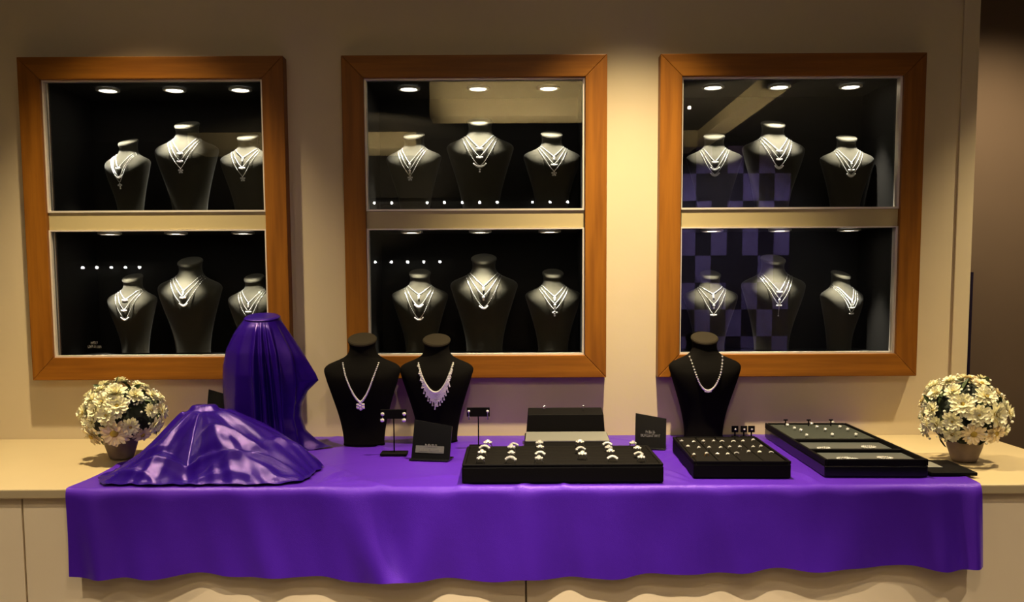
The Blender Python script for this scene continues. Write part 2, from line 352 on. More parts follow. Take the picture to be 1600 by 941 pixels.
rows = rows[1:]
mb = MB(); mb.v = [p for r in rows for p in r]
mb.f = [(i*NT+k, (i+1)*NT+k, (i+1)*NT+(k+1)%NT, i*NT+(k+1)%NT) for i in range(len(rows)-1) for k in range(NT)] + [tuple(range(NT))]
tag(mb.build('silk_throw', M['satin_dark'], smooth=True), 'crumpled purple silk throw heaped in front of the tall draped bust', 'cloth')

# ------------------------------------------------------------------ necklace busts
T_ = [0, .03, .15, .30, .50, .66, .74, .785, .82, .86, .91, .96, 1.0]
A_ = [.200, .195, .208, .240, .298, .348, .364, .318, .232, .158, .128, .124, .132]
D_ = [.12, .118, .122, .135, .150, .152, .135, .120, .112, .108, .106, .108, .116]
Y_ = [0, 0, 0, -.01, -.03, -.035, -.020, -.010, -.002, .004, .006, .004, .002]
def cat(ts, vsl, t):
    i = max(0, min(len(ts)-2, int(np.searchsorted(ts, t))-1)); a, b = ts[i], ts[i+1]; u = (t-a)/(b-a)
    m0 = (vsl[i+1]-vsl[max(i-1,0)])/(ts[i+1]-ts[max(i-1,0)])*(b-a); m1 = (vsl[min(i+2,len(ts)-1)]-vsl[i])/(ts[min(i+2,len(ts)-1)]-ts[i])*(b-a)
    return (2*u**3-3*u*u+1)*vsl[i]+(u**3-2*u*u+u)*m0+(-2*u**3+3*u*u)*vsl[i+1]+(u**3-u*u)*m1
def sect(H, z):
    t = min(max(z/H, 0), 1); n = 2.0 + .5*math.exp(-((t-.6)/.25)**2)
    return cat(T_, A_, t)*H, cat(T_, D_, t)*H, cat(T_, Y_, t)*H, n
def front_y(H, x, z):
    a, d, y, n = sect(H, z); q = min(abs(x)/a, 1); return y - d*(1-q**n)**(1/n)
CAPT = .42
bust_cache = {}
def make_bust(name, H, m_body, m_cap, key):
    t = empty(name)
    if key in bust_cache: ms = bust_cache[key]
    else:
        N = 40; zs = [H*k/46 for k in range(47)]; mb = MB(); vs = []
        for z in zs:
            a, d, y, n = sect(H, z)
            for k in range(N):
                c, s = math.cos(2*PI*k/N), math.sin(2*PI*k/N)
                yy = d*math.copysign(abs(s)**(2/n), s); tt = max(0, (z/H-.90)/.10)
                vs.append((a*math.copysign(abs(c)**(2/n), c), y+yy, z - H*.06 + (H*.06 if tt == 0 else H*.06 + tt*yy*CAPT)) if False else (a*math.copysign(abs(c)**(2/n), c), y+yy, z + tt*yy*CAPT))
        fs = [(k*N+i, k*N+(i+1)%N, (k+1)*N+(i+1)%N, (k+1)*N+i) for k in range(46) for i in range(N)]
        fs.append(tuple(range(N-1, -1, -1))); mb.v = vs; mb.f = fs; body = mb.mesh('body', m_body, True)
        mc = MB(); a, d, y, n = sect(H, H); ring = lambda f, dz: [(a*f*math.cos(2*PI*k/N), y+d*f*math.sin(2*PI*k/N), H+dz+d*f*math.sin(2*PI*k/N)*CAPT) for k in range(N)]
        vs = ring(1.0, 0)+ring(1.05, .002)+ring(1.05, .006)+ring(.97, .009)
        fs = [(k*N+i, k*N+(i+1)%N, (k+1)*N+(i+1)%N, (k+1)*N+i) for k in range(3) for i in range(N)]+[tuple(range(3*N, 4*N))]
        mc.add(vs, fs); cap = mc.mesh('neck_cap', m_cap, False); ms = bust_cache[key] = (body, cap)
    for nm, me in zip(('body', 'neck_cap'), ms):
        o = bpy.data.objects.new(nm, me); COL.objects.link(o); o.parent = t
    return t

def strand(H, x0, zt, zb, p, n):
    pts = []
    for k in range(n+1):
        s = -1+2*k/n; x = x0*math.copysign(abs(s)**.92, s); z = zb+(zt-zb)*abs(s)**p
        pts.append(Vector((x, front_y(H, x, z)-.0022, z)))
    return pts
def necklace(parent_mat, H, x0, zt, zb, p, pend, label, group, r=.0017, n=44, grow=.5, m_st=None):
    """one necklace thing standing where its bust stands"""
    t = empty('necklace', label=label, cat='necklace', group=group); t.matrix_world = parent_mat
    pts = strand(H, x0, zt, zb, p, n); L = len(pts)
    a, d, y, _ = sect(H, zt); back = [Vector((x0*math.cos(q), pts[-1].y + (y+d+.002-pts[-1].y)*math.sin(q), zt+.012*math.sin(q))) for q in [PI*k/10 for k in range(1, 10)]]
    MB().tube(pts+back, .0006, 5, True).build('chain', M['silver'], t, True)
    ms = MB()
    for k, q in enumerate(pts):
        c = 1-abs(2*k/(L-1)-1); ms.gem((q.x, q.y-.0006, q.z), r*(1+grow*c*c))
    ms.build('stones', m_st or M['stone'], t)
    b = pts[L//2]; mp = MB(); f = lambda dx, dz, rr, sc=(1,.6,1): mp.gem((b.x+dx, front_y(H, b.x+dx, b.z+dz)-.004, b.z+dz), rr, sc)
    if pend == 'drop': f(0,-.005,.0045); f(0,-.012,.0035,(1,.6,1.6))
    elif pend == 'star':
        for k in range(5): f(.006*math.sin(k*2*PI/5), -.008+.006*math.cos(k*2*PI/5), .0035)
        f(0,-.008,.004)
    elif pend == 'cross': f(0,-.006,.004); f(0,-.013,.004); f(0,-.019,.0035); f(-.006,-.009,.0035); f(.006,-.009,.0035)
    elif pend == 'crescent':
        for k in range(-4, 5): f(k*.0032, -.004+.00045*k*k, .0042-.0003*abs(k))
    elif pend == 'bar':
        for k in range(-2, 3): f(k*.004, -.004+abs(k)*.0008, .0036)
    elif pend == 'tassel':
        for k in range(-2, 3): f(k*.0035, -.003, .0035)
        for k in range(7): f(0, -.007-.004*k, .0016)
        f(0,-.036,.003)
    elif pend == 'bib':
        for k in range(-5, 6): f(k*.0038, -.004+.0004*k*k, .0045-.0003*abs(k))
        f(0,-.012,.0035); f(0,-.019,.003)
    elif pend == 'flower':
        for k in range(6): f(.0085*math.sin(k*PI/3), -.012+.0085*math.cos(k*PI/3), .0058)
        f(0,-.012,.0065); f(0,-.003,.003)
    mp.build('pendant', m_st or M['stone'], t)
    return t

# busts: case, shelf, place, cap px, turn(deg), pixel heights of the cap top and of each necklace's lowest point, pendants
BUSTS = [
 ('left','upper','left',200,219,-20,[262,276,285],['bar','crescent','cross'],.26), ('left','upper','middle',292,192,-6,[240,252,264],['bar','bar','star'],.31), ('left','upper','right',387,211,-8,[246,262,276],['drop','bar','star'],.26),
 ('left','lower','left',207,431,-14,[468,484,498],['bar','bar','crescent'],.26), ('left','lower','middle',297,406,-6,[454,464,476],['drop','bar','crescent'],.305), ('left','lower','right',397,431,-10,[473,486,500],['drop','bar','bar'],.26),
 ('centre','upper','left',647,209,-12,[255,265,275],['drop','drop','star'],.26), ('centre','upper','middle',750,187,0,[232,246,260],['bar','bar','bib'],.31), ('centre','upper','right',862,207,6,[244,257,268],['drop','bar','star'],.26),
 ('centre','lower','left',656,424,0,[460,478,498],['drop','crescent','crescent'],.26), ('centre','lower','middle',756,401,0,[447,462,480],['drop','drop','crescent'],.31), ('centre','lower','right',864,424,4,[463,474,484],['drop','drop','cross'],.26),
 ('right','upper','left',1116,210,-8,[253,264,273],['bar','crescent','crescent'],.26), ('right','upper','middle',1208,191,6,[236,249,262],['bar','bar','crescent'],.31), ('right','upper','right',1323,213,0,[254,265,274],['drop','bar','crescent'],.26),
 ('right','lower','left',1110,426,2,[459,475,491],['drop','drop','bar'],.26), ('right','lower','middle',1208,402,6,[455,466,476],['bar','drop','tassel'],.305), ('right','lower','right',1314,426,28,[470,480,489],['drop','bar','bar'],.26)]
# ------------------------------------------------------------------ wall cases
DW = {'left': 180, 'centre': 0, 'right': 0}
def make_case(cx_, side):
    c = empty('display_case', (cx_, 0, CZ0), 0, {'left': 'orange wood framed two-shelf wall showcase cut by the left side, behind the draped bust',
        'centre': 'orange wood framed two-shelf wall showcase in the middle of the wall', 'right': 'orange wood framed two-shelf wall showcase above the earring trays on the right'}[side], 'showcase', 'wall showcases')
    H = CZ1-CZ0; yf = -.042
    def rail(nm, pts, m_): return MB().prism(pts, yf, .012).build(nm, m_, c, bevel=.002)
    w, i = HW, HW-FW; b = .070; tt = .066
    rail('frame_rail', [(-w,H),(w,H),(i,H-tt),(-i,H-tt)], M['wood_h']); rail('frame_rail', [(-w,0),(w,0),(i,b),(-i,b)], M['wood_h'])
    rail('frame_rail', [(-w,0),(-w,H),(-i,H-tt),(-i,b)], M['wood_v']); rail('frame_rail', [(w,0),(w,H),(i,H-tt),(i,b)], M['wood_v'])
    zr0, zr1 = 1.583-CZ0, 1.636-CZ0
    MB().box(-i, -.026, zr0, i, .0, zr1).build('divider_rail', M['cream_rail'], c, bevel=.0015)
    MB().box(-i+.004, .001, zr0+.002, i-.004, .282, zr1-.001).build('shelf', M['inside'], c)
    # lining
    D = .285; e = .004; k0, k1 = -w+.016, w-.016
    MB().box(k0, D, .016, k1, D+.012, H-.016).build('back_panel', M['inside'], c)
    for s in (-1, 1): MB().box(s*(i+.001) if s > 0 else k0, .0125, .016, k1 if s > 0 else -i-.001, D, H-.016).build('side_panel', M['inside'], c)
    MB().box(-i, .0125, .016, i, D, b-e).build('floor_panel', M['inside'], c); MB().box(-i, .0125, H-tt+e, i, D, H-.016).build('top_panel', M['inside'], c)
    for z0, z1, nm in [(b, zr0, 'lower'), (zr1, H-tt, 'upper')]:
        t_ = .0055
        for q in ((-i, z0, i, z0+t_), (-i, z1-t_*.7, i, z1), (-i, z0+t_, -i+t_, z1-t_*.7), (i-t_*1.2, z0+t_, i, z1-t_*.7)):
            MB().box(q[0], -.030, q[1], q[2], -.004, q[3]).build('metal_edging', M['metal_trim'], c)
        MB().box(-i+t_, -.018, z0+t_, i-t_, -.012, z1-t_).build('glass_pane', M['glass'], c)
        top = z1-.001 if nm == 'lower' else z1+.003
        for q, lx in enumerate((-.220, .004, .222)):
            ly = .112 if nm == 'upper' else .085
            b_ = [b for b in BUSTS if b[0] == side and b[1] == nm][q]; bx = aty(b_[3], b_[4], .165).x - cx_; lx = lx*.6 + bx*.4
            d = MB().lathe([(.036, 0), (.036, -.005), (.028, -.007), (.026, -.002)], 28).build('downlight', M['metal_trim'], c, True, loc=(lx, ly, top))
            MB().cyl((0,0,-.0045), .0255, .003, 24).build('bulb', M['bulb'], d)
            jx, jy = (bx-lx)*1.6 + rnd.uniform(-.012,.012), rnd.uniform(-.01,.01)
            if side == 'left': jx -= .018
            spot('lamp', (0, -.004, -.010), (jx, .012+jy, -.4), {'upper': 50, 'lower': 45}[nm]*rnd.uniform(.8,1.25), 54, 1.0, .010, (1,.93,.78), d)
    return c
CASE_ = {s: make_case(x, s) for x, s in CASES}

LEN = ['shortest', 'middle', 'longest']
PN = {'drop':'small drop', 'bar':'short bar', 'crescent':'crescent', 'cross':'cross', 'star':'star cluster', 'bib':'bib and drop', 'tassel':'long tassel'}
FLOOR = {'upper': 1.636, 'lower': CZ0+.071-.004}
for case, shelf, place, px, py, turn, zb, pe, H in BUSTS:
    fz = FLOOR[shelf]; top = aty(px, py, .165); H = round(top.z-fz-.012, 3)
    b = make_bust('necklace_bust', H, M['velvet_grey'], M['velvet_grey'], ('g', H))
    b.location = (top.x, .165, fz); b.rotation_euler = (0, 0, math.radians(turn))
    size = 'tall' if place == 'middle' else 'short'
    pos = {'left': 'left-hand', 'middle': 'middle', 'right': 'right-hand'}[place]
    tag(b, f'{size} charcoal necklace bust, {pos} one on the {shelf} shelf of the {case} case', 'display bust', 'busts inside the wall cases')
    mw = Matrix.Translation(b.location) @ Matrix.Rotation(b.rotation_euler.z, 4, 'Z')
    for k in range(3):
        zz = aty(px, zb[k], .125).z - fz
        nm = necklace(mw, H, H*(.150+.022*k), H*(.865-.018*k), zz, [1.05,1.12,1.15][k] if pe[k] not in ('bib','crescent') else 1.35, pe[k],
            f'{LEN[k]} of three necklaces, {PN[pe[k]]} pendant, {pos} bust, {shelf} shelf, {case} case', 'necklaces inside the wall cases', r=.00115, n=36)

# ------------------------------------------------------------------ busts on the counter
ZT = ZC + .003
FB = [('a', 566, 528, -.165, .325, 'black necklace bust standing left of the pair, wearing the flower pendant necklace', 0),
      ('b', 682, 529, -.115, .325, 'black necklace bust behind the black sign, wearing the fringed necklace', 0),
      ('c', 1101, 526, -.062, .325, 'black necklace bust behind the ring tray on the right, wearing a plain stone string', 0)]
for k, px, py, y, H, lab, tu in FB:
    p = aty(px, py, y); H = round(p.z-ZT-.010, 3)
    b = make_bust('necklace_bust', H, M['velvet_unlit'], M['velvet_cap'], ('b', H)); b.location = (p.x, y, ZT)
    tag(b, lab, 'display bust', 'busts standing on the counter'); mw = Matrix.Translation(b.location)
    if k == 'a':
        necklace(mw, H, H*.170, H*.80, aty(556, 628, y-.05).z-ZT, 1.45, 'flower', 'wide tapering stone necklace with a flower pendant on the left black bust', 'necklaces on the counter busts', r=.0028, n=60, grow=.5)
    elif k == 'b':
        t = empty('necklace', label='fringed bib necklace of dangling clear stones on the black bust behind the sign', cat='necklace', group='necklaces on the counter busts'); t.location = b.location
        zbm = aty(684, 613, y-.05).z-ZT; pts = strand(H, H*.170, H*.80, zbm, 1.9, 56)
        MB().tube(pts, .001, 5).build('chain', M['silver'], t, True); ms, fr_ = MB(), MB()
        for i_, q in enumerate(pts):
            c = 1-abs(2*i_/56-1); ms.gem((q.x, q.y-.001, q.z), .0027+.0016*c)
            L = int(1+6*c**.7) + (i_ % 3 == 0)*(3 if c > .25 else 1) + (2 if abs(i_-28) < 2 else 0)
            for j in range(L):
                x = q.x*(1+.02*j); z = q.z-.0046*(j+1); fr_.gem((x, front_y(H, x, z)-.003, z), .0026+.0006*(j == L-1))
        ms.build('stones', M['stone'], t); fr_.build('fringe', M['stone'], t)
    else:
        t = necklace(mw, H, H*.166, H*.835, aty(1104, 610, y-.05).z-ZT, 2.1, 'bar', 'plain round string of oval stones on the black bust at the right', 'necklaces on the counter busts', r=.0030, n=40, grow=.25)

# ------------------------------------------------------------------ trays
def ring_thing(loc, rz, label, group, s=1.0, gold=False, kind=0):
    t = empty('ring', loc, rz, label, 'ring', group)
    pts = [(.008*s*math.cos(a), 0, .008*s*math.sin(a)) for a in [2*PI*k/18 for k in range(18)]]
    MB().tube(pts, .0012, 6, True).build('band', M['gold'] if gold else M['silver'], t, True)
    m_ = MB()
    if kind % 3 == 0:
        m_.gem((0,0,.0105*s), .0052*s, (1,1,.8))
        for k in range(6): m_.gem((.006*s*math.cos(k*PI/3), .005*s*math.sin(k*PI/3), .0090*s), .0024*s)
    elif kind % 3 == 1:
        for k in range(-3, 4): m_.gem((k*.0026*s, 0, .0098*s-.0004*k*k*s), .0032*s)
    else:
        m_.gem((0,0,.011*s), .0042*s); m_.gem((-.005*s,0,.0088*s), .0032*s); m_.gem((.005*s,0,.0088*s), .0032*s); m_.gem((0,-.004*s,.009*s), .003*s)
    m_.build('stones', M['stone'], t)
    return t
# wide ring tray
T1 = empty('ring_tray', (.119, -.585, ZT), 0, 'wide black ring tray at the front of the counter with six columns of rings', 'tray')
W1, D1 = .239, .124
MB().box(-W1,-D1,0,W1,D1,.040).build('tray_body', M['black'], T1, bevel=.004)
for s in (-1, 1): MB().box(-W1+.001, s*D1-(.008 if s > 0 else 0), .040, W1-.001, s*D1+(.008 if s < 0 else 0), .046).build('rim', M['black'], T1, bevel=.002)
for s in (-1, 1): MB().box(s*W1-(.008 if s > 0 else 0), -D1+.009, .040, s*W1+(.008 if s < 0 else 0), D1-.009, .046).build('rim', M['black'], T1, bevel=.002)
for i_ in range(11):                                           # padded rolls that grip the rings
    y = -D1+.018+i_*.0212; MB().tube([(-W1+.01+.47*k/6*.975, y, .0405) for k in range(7)], .0062, 8).build('pad_roll', M['pad'], T1, True)
COLS = [[(762,695),(757,701),(753,710),(751,719)],[(803,696),(799,702),(799,710),(798,719)],[(843,695),(844,701),(844,710),(842,719)],[(906,694),(907,703),(910,713)],[(949,695),(951,702),(954,708),(957,717)],[(989,695),(996,703),(998,710),(1002,717)]]
ORD = ['first','second','third','fourth','fifth','sixth','seventh','eighth']
for ci, colm in enumerate(COLS):
    for ri, (u, v) in enumerate(colm):
        p = at(u, v, ZT+.054)
        ring_thing((p.x, p.y, ZT+.047), rnd.uniform(-.25,.25), f'white stone ring, wide front tray, {ORD[ci]} column from left, {ORD[ri]} from back', 'rings in the wide front tray', 1.25+rnd.uniform(-.1,.2), kind=ci+ri)
# narrow ring tray
T2 = empty('ring_tray', (.562, -.485, ZT), -.035, 'narrow black ring tray in front of the right black bust, three rows of rings', 'tray')
W2, D2 = .117, .178
MB().box(-W2,-D2,0,W2,D2,.034).build('tray_body', M['black'], T2, bevel=.003)
for s in (-1, 1):
    MB().box(s*W2-(.006 if s > 0 else 0), -D2, .034, s*W2+(.006 if s < 0 else 0), D2, .042).build('rim', M['black'], T2, bevel=.0015)
    MB().box(-W2+.007, s*D2-(.006 if s > 0 else 0), .034, W2-.007, s*D2+(.006 if s < 0 else 0), .042).build('rim', M['black'], T2, bevel=.0015)
for i_ in range(4):
    x = -W2+.009+i_*.0545; MB().box(x, -D2+.009, .034, x+.0515, D2-.009, .0405).build('pad', M['pad'], T2, bevel=.002)
ROWS = [[(1065,688),(1084,689),(1099,688),(1115,688),(1128,688),(1146,688),(1161,688),(1177,686)],[(1075,696),(1092,698),(1108,698),(1126,698),(1140,697),(1156,697),(1177,697),(1189,696)],[(1084,709),(1104,707),(1121,708),(1137,708),(1151,706),(1170,704),(1187,705),(1205,705)]]
for ri, row in enumerate(ROWS):
    for ci, (u, v) in enumerate(row):
        p = at(u, v, ZT+.05)
        gd = ri == 2 and ci in (0, 1)
        ring_thing((p.x, p.y, ZT+.0425), rnd.uniform(-.2,.2), f'{"gold" if gd else "white stone"} ring, narrow tray, {["back","middle","front"][ri]} row, {ORD[ci]} from left', 'rings in the narrow tray', .62, gold=gd, kind=rnd.randint(0,2))
for k, u in enumerate((1152, 1166, 1178)):                     # little ring posts behind the narrow tray
    p = at(u, 686, ZT); zt = aty(u, 668, p.y).z - ZT
    t = empty('earring_post', (p.x, p.y+.03, ZT), 0, f'{["leftmost","middle","rightmost"][k]} of three small black posts behind the narrow ring tray', 'jewellery stand', 'small posts behind the narrow tray')
    MB().cyl((0,0,0), .011, .003, 16).build('base', M['black'], t); MB().cyl((0,0,.003), .0025, zt-.02, 10).build('rod', M['black'], t)
    MB().box(-.010,-.003,zt-.02,.010,.003,zt).build('head', M['black'], t, bevel=.001)
    q = empty('stud_earring', (p.x, p.y+.03-.0065, ZT+zt-.010), 0, f'tiny clear stud on the {["leftmost","middle","rightmost"][k]} of the three small posts', 'earring', 'studs on the small posts')
    MB().gem((0,0,0), .0034).build('stone', M['stone'], q)
# earring and bracelet tray
T3 = empty('bracelet_tray', (.8915, -.366, ZT), -.033, 'long black tray on the right with an earring pad and two grey bracelet compartments', 'tray')
W3, D3 = .124, .293
MB().box(-W3,-D3,0,W3,D3,.028).build('tray_body', M['gloss_black'], T3, bevel=.003)
for s in (-1, 1):
    MB().box(s*W3-(.007 if s > 0 else 0), -D3, .028, s*W3+(.007 if s < 0 else 0), D3, .044).build('rim', M['black'], T3, bevel=.0015)
    MB().box(-W3+.008, s*D3-(.007 if s > 0 else 0), .028, W3-.008, s*D3+(.007 if s < 0 else 0), .044).build('rim', M['black'], T3, bevel=.0015)
for y in (.005, -.150): MB().box(-W3+.008, y, .028, W3-.008, y+.014, .042).build('divider', M['black'], T3, bevel=.0015)
MB().box(-W3+.009, .021, .028, W3-.009, D3-.009, .040).build('earring_pad', mat('green_grey_pad', (.030,.034,.028), .8, spec=.2, bump=.3, bscale=300), T3, bevel=.002)
for y0, y1 in ((-.134,.003), (-D3+.009,-.152)): MB().box(-W3+.009, y0, .028, W3-.009, y1, .034).build('compartment', M['grey_glass'], T3, bevel=.001)
EP = [(1230,664),(1241,669),(1251,672),(1260,680),(1268,662),(1276,667),(1289,671),(1300,679),(1301,660),(1312,667),(1324,671),(1337,679)]
for k, (u, v) in enumerate(EP):
    p = at(u, v, ZT+.046)
    t = empty('stud_earring', (p.x, p.y, ZT+.0402), 0, f'stone stud in the long tray pad, {ORD[k//4]} slanting column, {ORD[k%4]} from back', 'earring', 'studs in the long tray')
    MB().gem((0,-.002,.006), .0055).build('stone', M['stone'], t); MB().cyl((0,0,0), .0012, .005, 8).build('stem', M['silver'], t)
for k, u in enumerate((1229, 1265, 1300)):
    p = at(u, 664, ZT+.046)
    t = empty('earring_post', (p.x, min(p.y+.01, -.085), ZT+.041), 0, f'{["leftmost","middle","rightmost"][k]} of three thin black pegs at the back edge of the long tray', 'jewellery stand', 'pegs at the back of the long tray')
    MB().cyl((0,0,0), .002, .016, 8).build('rod', M['black'], t); MB().box(-.006,-.002,.016,.006,.002,.020).build('head', M['black'], t)
for k, (u, v, a) in enumerate([(1287,701,.3),(1357,699,-.2),(1318,717,.2),(1332,719,.7),(1383,716,-.5)]):
    p = at(u, v, ZT+.038); t = empty('bracelet', (p.x, p.y, ZT+.0375), a, ['stone bracelet in the middle compartment, left of two','stone bracelet in the middle compartment, right of two','stone bracelet in the front compartment, leftmost of three','stone bracelet in the front compartment, middle of three','stone bracelet in the front compartment, rightmost of three'][k], 'bracelet', 'bracelets in the long tray')
    pts = [(.017*math.cos(q), .011*math.sin(q), .0) for q in [2*PI*j/20 for j in range(20)]]
    MB().tube(pts, .001, 5, True).build('band', M['silver'], t, True); m_ = MB()
    for j, q in enumerate(pts): m_.gem((q[0], q[1], .0012), .0026)
    m_.build('stones', M['stone'], t)
# flat tray with a pale reflective patch
T4 = empty('flat_tray', (1.062, -.575, ZT), -.03, 'thin flat black tray at the right end of the cloth', 'tray')
MB().box(-.040,-.075,0,.072,.085,.009).build('tray_body', M['black'], T4, bevel=.002); MB().box(-.030,-.02,.009,.012,.05,.0115).build('reflective_patch', M['mirror'], T4, bevel=.0005)

# stepped display with a steel plate
S = empty('stepped_stand', (.158, -.205, ZT), 0, 'stepped black jewellery stand with a steel strip behind the wide tray', 'jewellery stand')
MB().add([(-.118,.02,0),(.118,.02,0),(.118,.085,0),(-.118,.085,0),(-.112,.032,.088),(.112,.032,.088),(.110,.078,.103),(-.110,.078,.103)],
         [(0,3,2,1),(4,5,6,7),(0,1,5,4),(1,2,6,5),(2,3,7,6),(3,0,4,7)]).build('backrest_block', M['black'], S, bevel=.002)
MB().add([(-.125,-.085,0),(.125,-.085,0),(.121,.02,0),(-.121,.02,0),(-.125,-.085,.014),(.125,-.085,.014),(.121,.02,.036),(-.121,.02,.036)],
         [(0,3,2,1),(4,5,6,7),(0,1,5,4),(1,2,6,5),(2,3,7,6),(3,0,4,7)]).build('step', M['black'], S, bevel=.002)
MB().add([(-.121,-.055,.0215),(.121,-.055,.0215),(.117,.016,.0365),(-.117,.016,.0365),(-.121,-.055,.0245),(.121,-.055,.0245),(.117,.016,.0395),(-.117,.016,.0395)],
         [(0,3,2,1),(4,5,6,7),(0,1,5,4),(1,2,6,5),(2,3,7,6),(3,0,4,7)]).build('steel_strip', M['mirror'], S)
for k, x in enumerate((-.062, .054)):
    q = empty('ring', (.158+x, -.15, ZT+.104), 0, f'small ring standing on top of the stepped stand, {["left","right"][k]} one', 'ring', 'rings on the stepped stand')
    MB().tube([(.004*math.cos(a), 0, .003+.004*math.sin(a)) for a in [2*PI*j/12 for j in range(12)]], .0008, 5, True).build('band', M['silver'], q); MB().gem((0,-.001,.007), .003).build('stone', M['stone'], q)

# earring T stands
for k, (bx, by, ub, vb, hw, lab) in enumerate([(-.33,-.328,612,640,.036,'black T-shaped earring stand between the two left busts'), (-.098,-.235,749,637,.033,'black T-shaped earring stand right of the fringed necklace bust')]):
    zt = aty(ub, vb, by).z - ZT; t = empty('earring_stand', (bx, by, ZT), 0, lab, 'jewellery stand')
    MB().box(-.037 if k == 0 else -.028, -.024, 0, .037 if k == 0 else .028, .024, .007).build('base', M['black'], t, bevel=.002)
    MB().cyl((0,0,.007), .0018, zt-.025, 10).build('rod', M['black'], t)
    MB().box(-hw, -.004, zt-.026, hw, .004, zt).build('crossbar', M['black'], t, bevel=.001)
    for s in (-1, 1):
        q = empty('drop_earring', (bx+s*(hw-.006), by-.007, ZT+zt-.012), 0, f'{"two-stone" if k == 0 else "slim silver"} drop earring on the {"left" if s < 0 else "right"} end of the {"left" if k == 0 else "right"} T stand', 'earring', 'drop earrings on the T stands')
        if k == 0: MB().gem((0,0,0), .006).build('top_stone', M['stone'], q); MB().gem((-.001,0,-.017), .0065).build('drop_stone', M['stone'], q); MB().tube([(0,0,-.004),(0,0,-.012)], .001, 5).build('link', M['silver'], q)
        else: MB().gem((0,0,.002), .0045).build('top_stone', M['stone'], q); MB().tube([(0,0,0),(.001,0,-.022)], [.0018,.0025], 6).build('drop', M['silver'], q)

# signs with two short lines of grey lettering too small to read
def sign(loc, rz, w, h, lab, strip, lean=22):
    t = empty('sign', loc, rz, lab, 'sign', 'black signs on the counter'); L = Matrix.Rotation(math.radians(-lean), 4, 'X')
    MB().prism([(-w/2,0),(w/2,0),(w/2,h*.86),(-w/2,h)], 0, .005, M=Matrix.Translation((0,0,.002)) @ L).build('plate', M['gloss_black'], t, bevel=.0008)
    MB().box(-w/2, -.018, 0, w/2, .042, .004).build('foot', M['gloss_black'], t, bevel=.001)
    MM = Matrix.Translation((0,0,.002)) @ L
    if strip:
        MB().box(-w*.40, -.0012, h*.16, w*.34, -.0002, h*.34, MM).build('print_strip', mat('dark_grey_print', (.10,.10,.10), .4), t)
        z0, z1 = h*.21, h*.29
    else: z0, z1 = h*.34, h*.40
    m_ = MB(); r2 = random.Random(5)
    for (xa, xb, za, zb_) in [(-.16*w, .16*w, z1+.002, z1+.010), (-.32*w, .32*w, z0-.002, z0+.006)]:
        x = xa
        while x < xb:
            d = r2.uniform(.0016,.0034); m_.box(x, -.0020, za, x+.0009, -.0013, zb_, MM); m_.box(x, -.0020, r2.choice([za, zb_-.0012, (za+zb_)/2]), x+d, -.0013, r2.choice([za, zb_-.0012, (za+zb_)/2])+.0016, MM); x += d+.0014
    m_.build('lettering', M['print'], t)
sign((-.222, -.415, ZT), -.22, .108, .108, 'black sign plate with a grey printed strip in front of the fringed necklace bust', True, 18)
sign((.395, -.262, ZT), -.22, .088, .100, 'black sign plate with faint grey lettering between the two ring trays', False, 12)
sign((-.872, -.17, ZT), -.25, .10, .165, 'black sign plate half hidden behind the silk throw', False, 12)
lg = MB(); r2 = random.Random(9)
pc = aty(147, 538, -.0195)
for (hw_, dz) in [(.010, .004), (.020, -.008)]:
    x = -hw_
    while x < hw_:
        d = r2.uniform(.002,.0034); lg.box(x, 0, dz-.004, x+.0009, .0008, dz+.004); lg.box(x, 0, dz+r2.choice([-.004,-.0005,.003]), x+d, .0008, dz+r2.choice([-.002,.001,.004])+.0012); x += d+.0012
o = lg.build('case_lettering', M['print'], CASE_['left']); o.location = Vector((pc.x, -.0192, pc.z)) - CASE_['left'].location

# ------------------------------------------------------------------ flower arrangements
def blossom_mesh(name, R, rings, m_, seed, open_=1.0):
    rr = random.Random(seed); mb = MB()
    for (n, ln, tilt, z) in rings:
        for k in range(n):
            a = 2*PI*k/n+rr.uniform(-.12,.12); l = R*ln*rr.uniform(.86,1.1); wd = 2*PI*R*ln/n*.42; t = tilt+rr.uniform(-.14,.14)
            c, s = math.cos(a), math.sin(a); ct_, st = math.cos(t), math.sin(t)
            pt = lambda u, v_, q=0: ((u*ct_-q*st)*c - v_*s, (u*ct_-q*st)*s + v_*c, z*R+u*st+q*ct_)
            mb.add([pt(R*.1,0), pt(l*.5,wd,.03*R), pt(l*.88,wd*.8,.02*R), pt(l,0,-.04*R), pt(l*.88,-wd*.8,.02*R), pt(l*.5,-wd,.03*R), pt(l*.55,0,-.07*R)], [(0,6,1),(1,6,3,2),(0,5,6),(5,4,3,6)])
    return mb.mesh(name, m_, False)
BL = [blossom_mesh('blossom', 1, [(15,1,.10,0),(13,.85,.45,.04),(10,.62,.85,.08)], M['petal'], 1),
      blossom_mesh('blossom', 1, [(13,1,.25,0),(11,.8,.65,.05),(8,.55,1.05,.1)], M['petal'], 2),
      blossom_mesh('blossom', 1, [(18,1,-.02,0),(16,.86,.25,.05)], M['petal_pink'], 3)]
HT = MB().lathe([(0.001,.30),(.12,.28),(.22,.20),(.26,.08),(.22,0)], 14).mesh('flower_heart', M['heart'], True)
LF = MB().add([(0,0,0),(.28,.5,.06),(.16,1,.0),(0,1.25,-.1),(-.16,1,.0),(-.28,.5,.06),(0,.6,-.04)], [(0,1,6),(1,2,3,6),(6,3,4,5),(0,6,5)]).mesh('leaf', M['leaf'])
